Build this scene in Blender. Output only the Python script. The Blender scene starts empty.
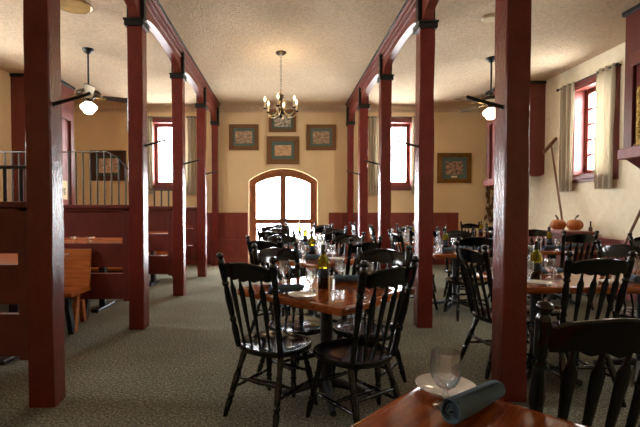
import bpy, bmesh, math, random
from mathutils import Matrix, Vector, Euler
random.seed(7)
PI = math.pi
SC = bpy.context.scene
COL = SC.collection

# ------------------------------------------------------------------ materials
def srgb(r, g, b):
    f = lambda c: (c/255/12.92) if c/255 <= .04045 else ((c/255+.055)/1.055)**2.4
    return (f(r), f(g), f(b), 1)

class NT:
    def __init__(s, name):
        s.m = bpy.data.materials.new(name); s.m.use_nodes = True
        s.t = s.m.node_tree; s.b = s.t.nodes['Principled BSDF']
        s.out = s.t.nodes['Material Output']
    def n(s, kind, **kw):
        nd = s.t.nodes.new(kind)
        for k, v in kw.items():
            if k in nd.inputs.keys(): nd.inputs[k].default_value = v
            else: setattr(nd, k, v)
        return nd
    def l(s, a, b): s.t.links.new(a, b)
    def coords(s, scale=(1, 1, 1), rot=(0, 0, 0), kind='Object'):
        tc = s.n('ShaderNodeTexCoord'); mp = s.n('ShaderNodeMapping')
        mp.inputs['Scale'].default_value = scale; mp.inputs['Rotation'].default_value = rot
        s.l(tc.outputs[kind], mp.inputs['Vector']); return mp.outputs['Vector']
    def noise(s, vec, scale, detail=4, rough=.6):
        t = s.n('ShaderNodeTexNoise'); t.inputs['Scale'].default_value = scale
        t.inputs['Detail'].default_value = detail; t.inputs['Roughness'].default_value = rough
        s.l(vec, t.inputs['Vector']); return t.outputs['Fac']
    def ramp(s, fac, stops):
        r = s.n('ShaderNodeValToRGB'); e = r.color_ramp.elements
        while len(e) < len(stops): e.new(.5)
        for el, (p, c) in zip(e, stops): el.position = p; el.color = c
        s.l(fac, r.inputs['Fac']); return r.outputs['Color']
    def bump(s, h, strength, dist=.01):
        b = s.n('ShaderNodeBump'); b.inputs['Strength'].default_value = strength
        b.inputs['Distance'].default_value = dist
        s.l(h, b.inputs['Height']); s.l(b.outputs['Normal'], s.b.inputs['Normal'])
    def set(s, **kw):
        for k, v in kw.items(): s.b.inputs[k.replace('_', ' ')].default_value = v
        return s

def simple(name, col, rough=.5, metal=0., var=.0, vscale=8, bump=0., bscale=40, bdist=.01, spec=None, coat=0):
    a = NT(name); a.set(Roughness=rough, Metallic=metal, Base_Color=col)
    if spec is not None: a.b.inputs['Specular IOR Level'].default_value = spec
    if coat: a.b.inputs['Coat Weight'].default_value = coat; a.b.inputs['Coat Roughness'].default_value = .08
    v = a.coords()
    f = a.noise(v, vscale)
    lo = tuple(c*(1-var) for c in col[:3])+(1,); hi = tuple(min(1, c*(1+var)) for c in col[:3])+(1,)
    a.l(a.ramp(f, [(.3, lo), (.7, hi)]), a.b.inputs['Base Color'])
    if bump: a.bump(a.noise(v, bscale, 5), bump, bdist)
    return a.m

def wood(name, dark, light, rough, axis=(1, 8, 8), scale=5, coat=0, bump=.08):
    a = NT(name); a.set(Roughness=rough)
    v = a.coords(axis)
    f = a.noise(v, scale, 6, .65); g = a.noise(v, scale*5, 3, .6)
    mx = a.n('ShaderNodeMath', operation='ADD'); ml = a.n('ShaderNodeMath', operation='MULTIPLY')
    ml.inputs[1].default_value = .35; a.l(g, ml.inputs[0]); a.l(f, mx.inputs[0]); a.l(ml.outputs[0], mx.inputs[1])
    a.l(a.ramp(mx.outputs[0], [(.45, dark), (.85, light)]), a.b.inputs['Base Color'])
    if coat: a.b.inputs['Coat Weight'].default_value = coat; a.b.inputs['Coat Roughness'].default_value = .1
    a.bump(mx.outputs[0], bump, .004)
    return a.m

M = {}
# old glossy barn-red paint, brushed thick over rough timber, chipped at places
def red_paint(name, col, rough, b, chips=True):
    a = NT(name); a.set(Roughness=rough)
    v = a.coords(); v2 = a.coords((1, 1, .6))
    f = a.noise(v2, 9, 5)
    base = a.ramp(f, [(.3, tuple(c*.8 for c in col[:3])+(1,)), (.75, tuple(c*1.15 for c in col[:3])+(1,))])
    if chips:
        c = a.noise(v, 26, 6, .72)
        m = a.n('ShaderNodeMix', data_type='RGBA')
        k = a.ramp(c, [(.75, (0, 0, 0, 1)), (.78, (1, 1, 1, 1))])
        a.l(k, m.inputs[0]); a.l(base, m.inputs[6]); m.inputs[7].default_value = srgb(150, 105, 95)
        base = m.outputs[2]
    a.l(base, a.b.inputs['Base Color'])
    h = a.noise(v2, 38, 5, .6)
    a.bump(h, b, .012)
    return a.m
M['post'] = red_paint('post_red_paint', srgb(112, 39, 31), .25, .45)
M['red'] = red_paint('panel_red_paint', srgb(106, 43, 35), .36, .25)
M['redtrim'] = red_paint('trim_red_paint', srgb(122, 56, 42), .4, .12, False)
M['wainscot'] = red_paint('wainscot_red_paint', srgb(132, 56, 42), .5, .15, False)
M['pink'] = red_paint('pink_red_lit_planks', srgb(150, 84, 80), .45, .2, False)  # pink red; window light on chute planks and ledge is put into the colour
M['winred'] = red_paint('window_red_paint', srgb(120, 56, 46), .4, .1, False)
M['black'] = simple('black_lacquer', srgb(7, 7, 8), .13, var=.25, bump=.06, bscale=50, bdist=.003)
M['blackmetal'] = simple('black_iron', srgb(18, 18, 18), .42, bump=.15, bscale=50, bdist=.003)
M['cap'] = simple('black_cap_paint', srgb(22, 22, 20), .4, bump=.1)
M['table'] = wood('varnished_table_wood', srgb(104, 44, 14), srgb(170, 88, 36), .11, (1.2, 9, 9), 3.5, 0, .02)
M['stallwood'] = wood('honey_stall_wood', srgb(140, 70, 24), srgb(196, 112, 48), .3, (1, 10, 10), 3, .4)
M['handle'] = wood('worn_handle_wood', srgb(84, 56, 32), srgb(138, 98, 60), .6, (8, 8, 1), 5)
M['frame_brown'] = wood('brown_frame_wood', srgb(84, 54, 28), srgb(136, 94, 50), .4, (6, 1, 6), 6)
M['frame_dark'] = wood('dark_frame_wood', srgb(48, 24, 14), srgb(84, 42, 24), .4, (6, 1, 6), 6)
M['frame_gold'] = simple('antique_gold_frame', srgb(140, 104, 48), .38, .6, var=.35, vscale=20, bump=.3, bscale=60, bdist=.01)
M['gilt'] = simple('gilt_ornament', srgb(150, 120, 44), .4, .7, var=.4, vscale=40, bump=.8, bscale=50, bdist=.02)
M['brass'] = simple('aged_brass', srgb(196, 172, 116), .3, .8, var=.2)
M['bronze'] = simple('dark_bronze', srgb(64, 52, 38), .3, .6, var=.2)
M['doorwood'] = wood('brown_door_wood', srgb(92, 48, 26), srgb(140, 82, 46), .35, (8, 8, 1), 4, .2)
M['mat'] = simple('teal_picture_mat', srgb(88, 108, 98), .8, var=.08)
M['cream'] = simple('cream_china', srgb(228, 220, 204), .15, var=.02, coat=.5)
M['napkin'] = simple('slate_napkin_cloth', srgb(72, 93, 106), .85, var=.12, vscale=30, bump=.4, bscale=300, bdist=.002)
M['wax'] = simple('ivory_candle_tube', srgb(230, 214, 176), .5)
M['label'] = simple('dark_bottle_label', srgb(40, 48, 62), .5, var=.1)
M['paper'] = simple('cream_paper', srgb(232, 214, 172), .8, var=.05)
M['ink'] = simple('dark_ink', srgb(40, 34, 30), .7)
M['steel'] = simple('steel', srgb(190, 190, 188), .25, .9)
M['rail'] = simple('worn_grille_iron', srgb(92, 92, 88), .35, .6, var=.3, vscale=20)
M['pumpkin'] = simple('pumpkin_skin', srgb(176, 96, 28), .4, var=.2, vscale=8, bump=.1)
M['stem'] = simple('dry_stem', srgb(84, 66, 40), .8, var=.2)
M['dried'] = simple('dried_husks', srgb(106, 70, 40), .85, var=.5, vscale=22, bump=.9, bscale=40, bdist=.03)
M['blade'] = simple('fan_blade_dark', srgb(44, 40, 36), .45, var=.15)
M['disc'] = simple('cream_plastic', srgb(206, 190, 150), .5)
M['speaker'] = simple('speaker_mesh', srgb(128, 114, 92), .8, bump=.3, bscale=300, bdist=.003)

def carpet():
    a = NT('grey_green_carpet'); a.set(Roughness=1.0); a.b.inputs['Specular IOR Level'].default_value = .1
    v = a.coords()
    f = a.noise(v, 62, 4, .8); g = a.noise(v, 1.1, 4, .6); w = a.noise(a.coords((1, 3.2, 1), (0, 0, .8)), 42, 3, .7)
    c1 = a.ramp(f, [(.32, srgb(60, 58, 46)), (.5, srgb(126, 123, 106)), (.66, srgb(194, 190, 170))])
    c2 = a.ramp(g, [(.35, (.82, .82, .82, 1)), (.7, (1.08, 1.08, 1.06, 1))])
    c3 = a.ramp(w, [(.35, (.6, .6, .58, 1)), (.65, (1.25, 1.25, 1.22, 1))])
    m = a.n('ShaderNodeMix', data_type='RGBA', blend_type='MULTIPLY'); m.inputs[0].default_value = 1
    a.l(c1, m.inputs[6]); a.l(c2, m.inputs[7])
    m2 = a.n('ShaderNodeMix', data_type='RGBA', blend_type='MULTIPLY'); m2.inputs[0].default_value = 1
    a.l(m.outputs[2], m2.inputs[6]); a.l(c3, m2.inputs[7])
    a.l(m2.outputs[2], a.b.inputs['Base Color'])
    a.bump(f, .8, .012); return a.m
M['carpet'] = carpet()

def plaster(name, col, bscale, bstr, var=.06, big=1.2, speck=0):
    a = NT(name); a.set(Roughness=.92); a.b.inputs['Specular IOR Level'].default_value = .15
    v = a.coords()
    f = a.noise(v, big, 5, .6)
    lo = tuple(c*(1-var) for c in col[:3])+(1,); hi = tuple(c*(1+var) for c in col[:3])+(1,)
    a.l(a.ramp(f, [(.3, lo), (.7, hi)]), a.b.inputs['Base Color'])
    h = a.noise(v, bscale, 5, .7)
    if speck:
        m = a.n('ShaderNodeMix', data_type='RGBA', blend_type='MULTIPLY'); m.inputs[0].default_value = 1
        src = a.b.inputs['Base Color'].links[0].from_socket
        a.l(src, m.inputs[6]); a.l(a.ramp(a.noise(v, 24, 4, .75), [(.34, (1-speck, 1-speck, 1-speck, 1)), (.6, (1.04, 1.04, 1.04, 1))]), m.inputs[7])
        a.l(m.outputs[2], a.b.inputs['Base Color'])
    a.bump(h, bstr, .02 if not speck else .045); return a.m
M['ceiling'] = plaster('popcorn_ceiling', srgb(224, 201, 168), 30, 1.0, speck=.17)
M['wall'] = plaster('cream_plaster', srgb(232, 208, 162), 14, .25)

def brickwall():
    a = NT('painted_block_wall'); a.set(Roughness=.75)
    v = a.coords((1, 1, 1), (0, PI/2, 0))
    tc = a.n('ShaderNodeTexCoord'); sx = a.n('ShaderNodeSeparateXYZ'); cx = a.n('ShaderNodeCombineXYZ')
    a.l(tc.outputs['Object'], sx.inputs[0]); a.l(sx.outputs['Y'], cx.inputs['X']); a.l(sx.outputs['Z'], cx.inputs['Y'])
    br = a.n('ShaderNodeTexBrick'); br.inputs['Scale'].default_value = 1
    br.inputs['Brick Width'].default_value = .42; br.inputs['Row Height'].default_value = .2
    br.inputs['Mortar Size'].default_value = .012; br.inputs['Mortar Smooth'].default_value = .6
    a.l(cx.outputs[0], br.inputs['Vector'])
    n = a.noise(tc.outputs['Object'], 9, 5)
    a.l(a.ramp(n, [(.3, srgb(234, 222, 190)), (.7, srgb(246, 236, 208))]), a.b.inputs['Base Color'])
    ad = a.n('ShaderNodeMath', operation='SUBTRACT'); a.l(n, ad.inputs[0]); a.l(br.outputs['Fac'], ad.inputs[1])
    a.bump(ad.outputs[0], .16, .012); return a.m
M['block'] = brickwall()

def glass(name, col, rough=0.0, ior=1.45):
    a = NT(name); a.set(Base_Color=col, Roughness=rough, IOR=ior)
    a.b.inputs['Transmission Weight'].default_value = 1.0
    return a.m
def thin_glass(name):
    a = NT(name)
    t0 = a.n('ShaderNodeBsdfTransparent'); t0.inputs[0].default_value = (.97, .98, .98, 1)
    gs = a.n('ShaderNodeBsdfGlass'); gs.inputs['IOR'].default_value = 1.45; gs.inputs['Roughness'].default_value = 0
    tr = a.n('ShaderNodeMixShader'); tr.inputs[0].default_value = .5; a.l(t0.outputs[0], tr.inputs[1]); a.l(gs.outputs[0], tr.inputs[2])
    gl = a.n('ShaderNodeBsdfGlossy'); gl.inputs['Roughness'].default_value = .12
    lw_ = a.n('ShaderNodeLayerWeight'); lw_.inputs['Blend'].default_value = .5
    pw = a.n('ShaderNodeMath', operation='POWER'); a.l(lw_.outputs['Facing'], pw.inputs[0]); pw.inputs[1].default_value = 2.0
    ml = a.n('ShaderNodeMath', operation='MULTIPLY_ADD'); a.l(pw.outputs[0], ml.inputs[0]); ml.inputs[1].default_value = .9; ml.inputs[2].default_value = .08
    mx = a.n('ShaderNodeMixShader'); a.l(ml.outputs[0], mx.inputs[0])
    a.l(tr.outputs[0], mx.inputs[1]); a.l(gl.outputs[0], mx.inputs[2]); a.l(mx.outputs[0], a.out.inputs['Surface'])
    return a.m
M['glass'] = thin_glass('clear_glass')
M['oil'] = glass('olive_oil', (.56, .48, .02, 1), .05, 1.2); M['oil'].node_tree.nodes['Principled BSDF'].inputs['Transmission Weight'].default_value = .8
M['darkglass'] = simple('dark_bottle_glass', srgb(16, 20, 10), .08, coat=.6)

def pane():
    a = NT('window_glass')
    tr = a.n('ShaderNodeBsdfTransparent'); gl = a.n('ShaderNodeBsdfGlossy'); gl.inputs['Roughness'].default_value = .02
    mx = a.n('ShaderNodeMixShader'); mx.inputs[0].default_value = .06
    a.l(tr.outputs[0], mx.inputs[1]); a.l(gl.outputs[0], mx.inputs[2]); a.l(mx.outputs[0], a.out.inputs['Surface'])
    return a.m
M['pane'] = pane()

def cloth(name, col, trans, tint):
    a = NT(name)
    d = a.n('ShaderNodeBsdfDiffuse'); t = a.n('ShaderNodeBsdfTranslucent')
    v = a.coords((1, 1, .15)); f = a.noise(v, 40, 4)
    c = a.ramp(f, [(.3, tuple(x*.9 for x in col[:3])+(1,)), (.7, col)])
    a.l(c, d.inputs[0]); t.inputs[0].default_value = tint
    mx = a.n('ShaderNodeMixShader'); mx.inputs[0].default_value = trans
    a.l(d.outputs[0], mx.inputs[1]); a.l(t.outputs[0], mx.inputs[2]); a.l(mx.outputs[0], a.out.inputs['Surface'])
    return a.m
M['curtain'] = cloth('oatmeal_curtain_cloth', srgb(184, 172, 150), .32, srgb(228, 220, 200))

def emis(name, col, s):
    a = NT(name); a.set(Base_Color=col, Emission_Color=col, Emission_Strength=s, Roughness=.3); return a.m
M['globe'] = emis('lit_opal_globe', (1, .84, .58, 1), 1.2)
M['bulb'] = emis('lit_flame_bulb', (1, .68, .34, 1), 3)

def print_mat(name, stops, sc, stretch=(1, 1, 2), rot=(0, 0, 0)):
    a = NT(name); a.set(Roughness=.6)
    f = a.noise(a.coords(stretch, rot), sc, 6, .7)
    a.l(a.ramp(f, stops), a.b.inputs['Base Color']); return a.m
M['print_street'] = print_mat('faded_sepia_print', [(.35, srgb(96, 78, 62)), (.5, srgb(166, 140, 110)), (.65, srgb(206, 186, 156))], 14)
M['print_pale'] = print_mat('pale_sepia_print', [(.36, srgb(150, 116, 84)), (.5, srgb(204, 166, 124)), (.65, srgb(224, 192, 150))], 7, (1, 1, 5))
M['print_ink'] = print_mat('ink_sketch_print', [(.40, srgb(70, 66, 58)), (.48, srgb(176, 164, 140)), (.6, srgb(216, 206, 184))], 12)
M['print_field'] = print_mat('brown_field_print', [(.38, srgb(52, 46, 42)), (.5, srgb(158, 128, 104)), (.66, srgb(190, 164, 142))], 12, (1, 1, 1.4))
M['print_green'] = print_mat('green_meadow_print', [(.34, srgb(104, 110, 66)), (.46, srgb(196, 160, 132)), (.66, srgb(226, 204, 184))], 8, (1, 1, 3))
M['matgreen'] = simple('green_picture_mat', srgb(62, 74, 48), .8)

# ------------------------------------------------------------------ mesh builder
def world_loc(p):
    v = Vector((0, 0, 0))
    while p: v += p.location; p = p.parent
    return v

class MB:
    def __init__(s): s.bm = bmesh.new()
    def box(s, c, d, rot=None, bevel=0, seg=2):
        mt = Matrix.Translation(c) @ (rot.to_4x4() if rot else Matrix()) @ Matrix.Diagonal((d[0], d[1], d[2], 1))
        r = bmesh.ops.create_cube(s.bm, size=1, matrix=mt)
        if bevel:
            es = list({e for v in r['verts'] for e in v.link_edges})
            bmesh.ops.bevel(s.bm, geom=es, offset=bevel, segments=seg, affect='EDGES', profile=.5)
        return s
    def bb(s, x0, x1, y0, y1, z0, z1, bevel=0):
        return s.box(((x0+x1)/2, (y0+y1)/2, (z0+z1)/2), (abs(x1-x0), abs(y1-y0), abs(z1-z0)), None, bevel)
    def rings(s, rings, cap=True, closed=False):
        vs = [[s.bm.verts.new(p) for p in r] for r in rings]
        n = len(vs[0]); R = len(vs)
        for i in range(R if closed else R-1):
            a, b = vs[i], vs[(i+1) % R]
            for k in range(n):
                try: s.bm.faces.new((a[k], a[(k+1) % n], b[(k+1) % n], b[k]))
                except ValueError: pass
        if cap and not closed:
            for r in (vs[0], vs[-1]):
                try: s.bm.faces.new(r)
                except ValueError: pass
        return s
    def turned(s, p0, p1, prof, seg=10, flat=1.0, flatdir=None):
        p0, p1 = Vector(p0), Vector(p1); d = (p1-p0)
        w = d.normalized()
        u = Vector(flatdir) if flatdir else (Vector((1, 0, 0)) if abs(w.x) < .8 else Vector((0, 1, 0)))
        u = (u - w*u.dot(w)).normalized(); v = w.cross(u)
        rs = []
        for t, r in prof:
            c = p0 + d*t
            rr = r if isinstance(r, tuple) else (r, r*flat)
            rs.append([c + u*math.cos(2*PI*k/seg)*rr[0] + v*math.sin(2*PI*k/seg)*rr[1] for k in range(seg)])
        return s.rings(rs)
    def lathe(s, c, prof, seg=16, squash=(1, 1)):
        c = Vector(c)
        return s.rings([[c + Vector((r*squash[0]*math.cos(2*PI*k/seg), r*squash[1]*math.sin(2*PI*k/seg), z)) for k in range(seg)] for r, z in prof])
    def tube(s, pts, r, seg=8):
        pts = [Vector(p) for p in pts]; rs = []
        for i, p in enumerate(pts):
            w = (pts[min(i+1, len(pts)-1)] - pts[max(i-1, 0)]).normalized()
            u = Vector((0, 0, 1)) if abs(w.z) < .9 else Vector((1, 0, 0))
            u = (u - w*u.dot(w)).normalized(); v = w.cross(u)
            rad = r[i] if isinstance(r, (list, tuple)) else r
            rs.append([p + u*math.cos(2*PI*k/seg)*rad + v*math.sin(2*PI*k/seg)*rad for k in range(seg)])
        return s.rings(rs)
    def plate(s, loops, fn, ext):
        """2-D loops (first outer, others holes) mapped by fn(u,v) and extruded by vector ext"""
        es = []
        for lp in loops:
            vs = [s.bm.verts.new(fn(*p)) for p in lp]
            es += [s.bm.edges.new((vs[i], vs[(i+1) % len(vs)])) for i in range(len(vs))]
        r = bmesh.ops.triangle_fill(s.bm, use_beauty=True, use_dissolve=False, edges=es)
        fs = [g for g in r['geom'] if isinstance(g, bmesh.types.BMFace)]
        e = bmesh.ops.extrude_face_region(s.bm, geom=fs)
        bmesh.ops.translate(s.bm, vec=Vector(ext), verts=[g for g in e['geom'] if isinstance(g, bmesh.types.BMVert)])
        return s
    def sphere(s, c, r, sq=(1, 1, 1), seg=14):
        bmesh.ops.create_uvsphere(s.bm, u_segments=seg, v_segments=max(6, seg//2), radius=1,
                                  matrix=Matrix.Translation(c) @ Matrix.Diagonal((r*sq[0], r*sq[1], r*sq[2], 1)))
        return s
    def build(s, name, mat, parent=None, smooth=None, **props):
        bmesh.ops.recalc_face_normals(s.bm, faces=s.bm.faces)
        me = bpy.data.meshes.new(name); L = world_loc(parent) if parent else Vector((0, 0, 0))
        if parent: bmesh.ops.translate(s.bm, vec=-L, verts=s.bm.verts)
        s.bm.to_mesh(me); s.bm.free()
        me.materials.append(mat)
        if smooth is not None:
            me.shade_smooth()
            me.set_sharp_from_angle(angle=math.radians(smooth))
        o = bpy.data.objects.new(name, me); COL.objects.link(o)
        if parent: o.parent = parent
        for k, v in props.items(): o[k] = v
        return o

def thing(name, label, cat, loc=(0, 0, 0), group=None):
    o = bpy.data.objects.new(name, None); o.empty_display_size = .1; COL.objects.link(o)
    o.location = loc; o['label'] = label; o['category'] = cat
    if group: o['group'] = group
    return o
def tag(o, label, cat, group=None):
    o['label'] = label; o['category'] = cat
    if group: o['group'] = group
    return o
def rebase(o, loc):
    """move a top-level mesh's origin to loc without moving its geometry"""
    o.data.transform(Matrix.Translation(-Vector(loc))); o.location = loc; return o
def copy_tree(o, parent=None):
    c = o.copy(); COL.objects.link(c)
    if parent: c.parent = parent
    for ch in list(o.children): copy_tree(ch, c)
    return c
class Proto:
    """first call places the prototype itself, later calls copies of it"""
    def __init__(s, root): s.root = root; s.used = False
    def put(s, loc, rz, label, group=None, scale=None, extra=None):
        o = copy_tree(s.root) if s.used else s.root
        s.used = True
        o.location = loc; o.rotation_euler = (0, 0, rz); o['label'] = label
        if group: o['group'] = group
        if scale: o.scale = scale
        return o
    def finish(s): pass

# ------------------------------------------------------------------ camera
F = 425.0
cam = bpy.data.cameras.new('camera'); co = bpy.data.objects.new('camera', cam); COL.objects.link(co)
cam.sensor_width = 36; cam.lens = F/640*36; cam.clip_start = .05
co.location = (0, 0, 1.3); co.rotation_euler = (math.radians(90-1.5), 0, 0)
cam.shift_x = 36.6/640; cam.shift_y = 7.5/640
SC.camera = co

# ------------------------------------------------------------------ room shell
XL, XR, YB, YF, H = -4.93, 5.01, 10.1, -2.6, 3.76
def rect(a, b, c, d): return [(a, c), (b, c), (b, d), (a, d)]
def arch(x0, x1, z0, zs, za, n=24):
    w = (x1-x0)/2; h = za-zs; r = (w*w+h*h)/(2*h); cz = za-r; cx = (x0+x1)/2; a = math.asin(w/r)
    return [(x0, z0), (x1, z0)] + [(cx + r*math.sin(a-2*a*i/n), cz + r*math.cos(a-2*a*i/n)) for i in range(n+1)]

def struct(o): o['kind'] = 'structure'; return o
struct(MB().bb(XL-.4, XR+.4, YF-.3, YB+.4, -.2, 0).build('floor', M['carpet']))
struct(MB().bb(XL-.4, XR+.4, YF-.3, YB+.4, H, H+.2).build('ceiling', M['ceiling']))
W_BL = (-3.13, -2.24, 1.86, 3.40); W_BR = (2.19, 3.07, 1.86, 3.40); W_R = (6.46, 7.38, 1.86, 3.38)
W_L = (5.3, 6.3, 1.86, 3.38); ADDED_RN = (2.7, 3.5, 1.86, 3.38); ADDED_LN = (2.6, 3.5, 1.86, 3.38)  # unseen side-wall windows, added to bring in daylight
DOOR = (-.82, .81, .0, 1.99, 2.28)
bk = lambda u, v: Vector((u, YB, v))
struct(MB().plate([rect(XL-.4, XR+.4, -.05, H), rect(*W_BL), rect(*W_BR), arch(DOOR[0], DOOR[1], .01, DOOR[3], DOOR[4])], bk, (0, .32, 0)).build('wall_back', M['wall']))
rw = lambda u, v: Vector((XR, u, v)); lw = lambda u, v: Vector((XL, u, v))
struct(MB().plate([rect(YF-.3, YB+.01, -.05, H), rect(*W_R), rect(*ADDED_RN)], rw, (.32, 0, 0)).build('wall_right', M['block']))
struct(MB().plate([rect(YF-.3, YB+.01, -.05, H), rect(*W_L), rect(*ADDED_LN)], lw, (-.32, 0, 0)).build('wall_left', M['wall']))
struct(MB().bb(XL-.4, XR+.4, YF-.3, YF, -.05, H).build('wall_front', M['wall']))
# small plaster cove between ceiling and back wall
cv = MB(); cr = .16
prof = [(YB+.0, H)] + [(YB-cr+cr*math.sin(a*PI/16), H-cr+cr*math.cos(a*PI/16)) for a in range(9)]
prof = [(YB, H)] + [(YB-cr+cr*math.sin(PI/2*k/8), H-cr+cr*math.cos(PI/2*k/8)) for k in range(9)]
cv.rings([[Vector((x, p[0], p[1])) for p in prof] for x in (XL, XR)])
struct(cv.build('trim_cove', M['ceiling'], smooth=40))

# windows: lining, sash, panes --------------------------------------------------
def window(idx, hole, fn, outdir, muntins=(1, 4), label=None):
    u0, u1, v0, v1 = hole; od = Vector(outdir)
    def at(u, v, dpt): return fn(u, v) + od*dpt
    m = MB()
    t = .04
    m.plate([rect(u0, u1, v0, v1), rect(u0+t, u1-t, v0+t, v1-t)], lambda u, v: at(u, v, -.012), od*.29)
    o = struct(m.build('window_%d' % idx, M['winred']))
    m = MB(); e = .09
    m.plate([rect(u0-e, u1+e, v0-.10, v1+e), rect(u0, u1, v0, v1)], lambda u, v: at(u, v, -.03), od*.03)
    m.build('casing', M['winred'], o)
    m = MB()
    a, b, c, d = u0+t, u1-t, v0+t, v1-t; s = .075
    m.plate([rect(a, b, c, d), rect(a+s, b-s, c+s, d-s)], lambda u, v: at(u, v, .17), od*.045)
    m.build('sash', M['winred'], o)
    m = MB(); g = .016
    for i in range(1, muntins[0]+1):
        x = a+s+(b-a-2*s)*i/(muntins[0]+1)
        m.plate([rect(x-g, x+g, c+s, d-s)], lambda u, v: at(u, v, .18), od*.025)
    for i in range(1, muntins[1]+1):
        z = c+s+(d-c-2*s)*i/(muntins[1]+1)
        m.plate([rect(a+s, b-s, z-g, z+g)], lambda u, v: at(u, v, .181), od*.023)
    m.build('muntins', M['winred'], o)
    MB().plate([rect(a+s-.005, b-s+.005, c+s-.005, d-s+.005)], lambda u, v: at(u, v, .19), od*.004).build('pane', M['pane'], o)
    m = MB().plate([rect(u0-.06, u1+.06, v0-.045, v0-.002)], lambda u, v: at(u, v, -.06), od*.1)
    m.build('sill', M['winred'], o)
    return o
window(1, W_BL, bk, (0, 1, 0), (0, 0)); window(2, W_BR, bk, (0, 1, 0), (0, 0))
window(3, W_R, rw, (1, 0, 0), (1, 4)); window(4, W_L, lw, (-1, 0, 0), (1, 4))  # the left wall one is out of view, added for daylight
window(5, ADDED_RN, rw, (1, 0, 0), (1, 4)); window(6, ADDED_LN, lw, (-1, 0, 0), (1, 4))  # both out of view, added to light the near half

# arched double door ---------------------------------------------------------------
x0, x1, z0, zs, za = DOOR
dr = struct(MB().plate([arch(x0, x1, .0, zs, za), arch(x0+.075, x1-.075, .05, zs-.01, za-.075)], lambda u, v: Vector((u, YB+.12, v)), (0, .10, 0)).build('door_1', M['doorwood']))
cx = (x0+x1)/2
for sgn in (-1, 1):
    a = x0+.07 if sgn < 0 else cx+.001; b = cx-.001 if sgn < 0 else x1-.07
    def topz(u, off):
        w = (x1-x0)/2-.07; h = (za-.07)-(zs-.008); r = (w*w+h*h)/(2*h); return (za-.07)-r+math.sqrt(max(0, r*r-(u-cx)**2))-off
    def leafshape(lo, hi, zb, off):
        n = 12
        return [(lo, zb), (hi, zb)] + [(hi+(lo-hi)*i/n, topz(hi+(lo-hi)*i/n, off)) for i in range(n+1)]
    ga, gb = (a+.10, b-.07) if sgn < 0 else (a+.07, b-.10)
    sash = MB().plate([leafshape(a, b, .06, 0), leafshape(ga, gb, 1.085, .115), rect(ga, gb, .22, .965)], lambda u, v: Vector((u, YB+.14, v)), (0, .05, 0)).build('door_leaf', M['doorwood'], dr)
    MB().plate([leafshape(ga-.004, gb+.004, 1.081, .111)], lambda u, v: Vector((u, YB+.16, v)), (0, .004, 0)).build('pane', M['pane'], sash)
    MB().plate([rect(ga-.004, gb+.004, .216, .969)], lambda u, v: Vector((u, YB+.16, v)), (0, .004, 0)).build('pane', M['pane'], sash)
    MB().box((cx+sgn*.035, YB+.125, 1.03), (.02, .03, .14), None, .004).build('door_handle', M['bronze'], sash)

MB().bb(cx-.025, cx+.025, YB+.125, YB+.145, .06, za-.06, .004).build('astragal', M['doorwood'], dr)
# wainscot on the back wall -----------------------------------------------------------
def wainscot(idx, xa, xb, ht=1.235):
    m = MB(); n = max(1, round((xb-xa)/.29)); w = (xb-xa)/n
    for i in range(n):
        m.bb(xa+i*w+.004, xa+(i+1)*w-.004, YB-.03, YB, 0, ht-.04, .004)
    m.bb(xa, xb, YB-.02, YB, 0, ht-.02)
    o = struct(m.build('trim_%d' % idx, M['wainscot']))
    MB().bb(xa, xb, YB-.045, YB, ht-.04, ht, .006).build('cap_rail', M['wainscot'], o)
    MB().bb(xa, xb, YB-.06, YB-.001, .30, .60, .008).build('middle_rail', M['wainscot'], o)
    MB().bb(xa, xb, YB-.05, YB-.001, .0, .14, .006).build('base_board', M['wainscot'], o)
wainscot(1, XL, x0-.02); wainscot(2, x1+.27, 4.15)
# low pink-red wainscot on the right wall
o = struct(MB().bb(XR-.04, XR, 5.2, YB-.07, 0, .82, .004).build('trim_3', M['pink']))
MB().bb(XR-.07, XR, 5.2, YB-.07, .82, .86, .006).build('cap_rail', M['pink'], o)

# ------------------------------------------------------------------ posts and arched beams
PY_L = [2.76, 4.58, 6.40, 8.22, 9.85]; PY_R = [2.84, 4.64, 6.48, 8.26, 9.85]
XPL, XPR, PW = -1.590, 1.56, .163
def post_mesh(m, x, y, z0, z1, w, seed, jit=.006, step=.14):
    rnd = random.Random(seed); rs = []; n = int((z1-z0)/step); ch = .008
    dx = [rnd.uniform(-1, 1) for _ in range(8)]
    for i in range(n+1):
        z = z0+(z1-z0)*i/n; h = w/2
        dx = [.7*d+.5*rnd.uniform(-1, 1) for d in dx]
        pts = [(-h+ch, -h), (h-ch, -h), (h, -h+ch), (h, h-ch), (h-ch, h), (-h+ch, h), (-h, h-ch), (-h, -h+ch)]
        rs.append([Vector((x+p[0]+dx[k]*jit, y+p[1]+dx[(k+3) % 8]*jit, z)) for k, p in enumerate(pts)])
    m.rings(rs)
names_l = ['nearest of the left row, standing big at the left edge', 'second of the left row, in front of the curved iron grille', 'third of the left row, beside the left back window', 'fourth of the left row, just before the back wall', 'against the back wall at the end of the left row']
names_r = ['nearest of the right row, in front of the right aisle tables', 'second of the right row, left of the gold-framed picture', 'third of the right row, in front of the right back window', 'fourth of the right row, just before the back wall', 'against the back wall at the end of the right row']
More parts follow.
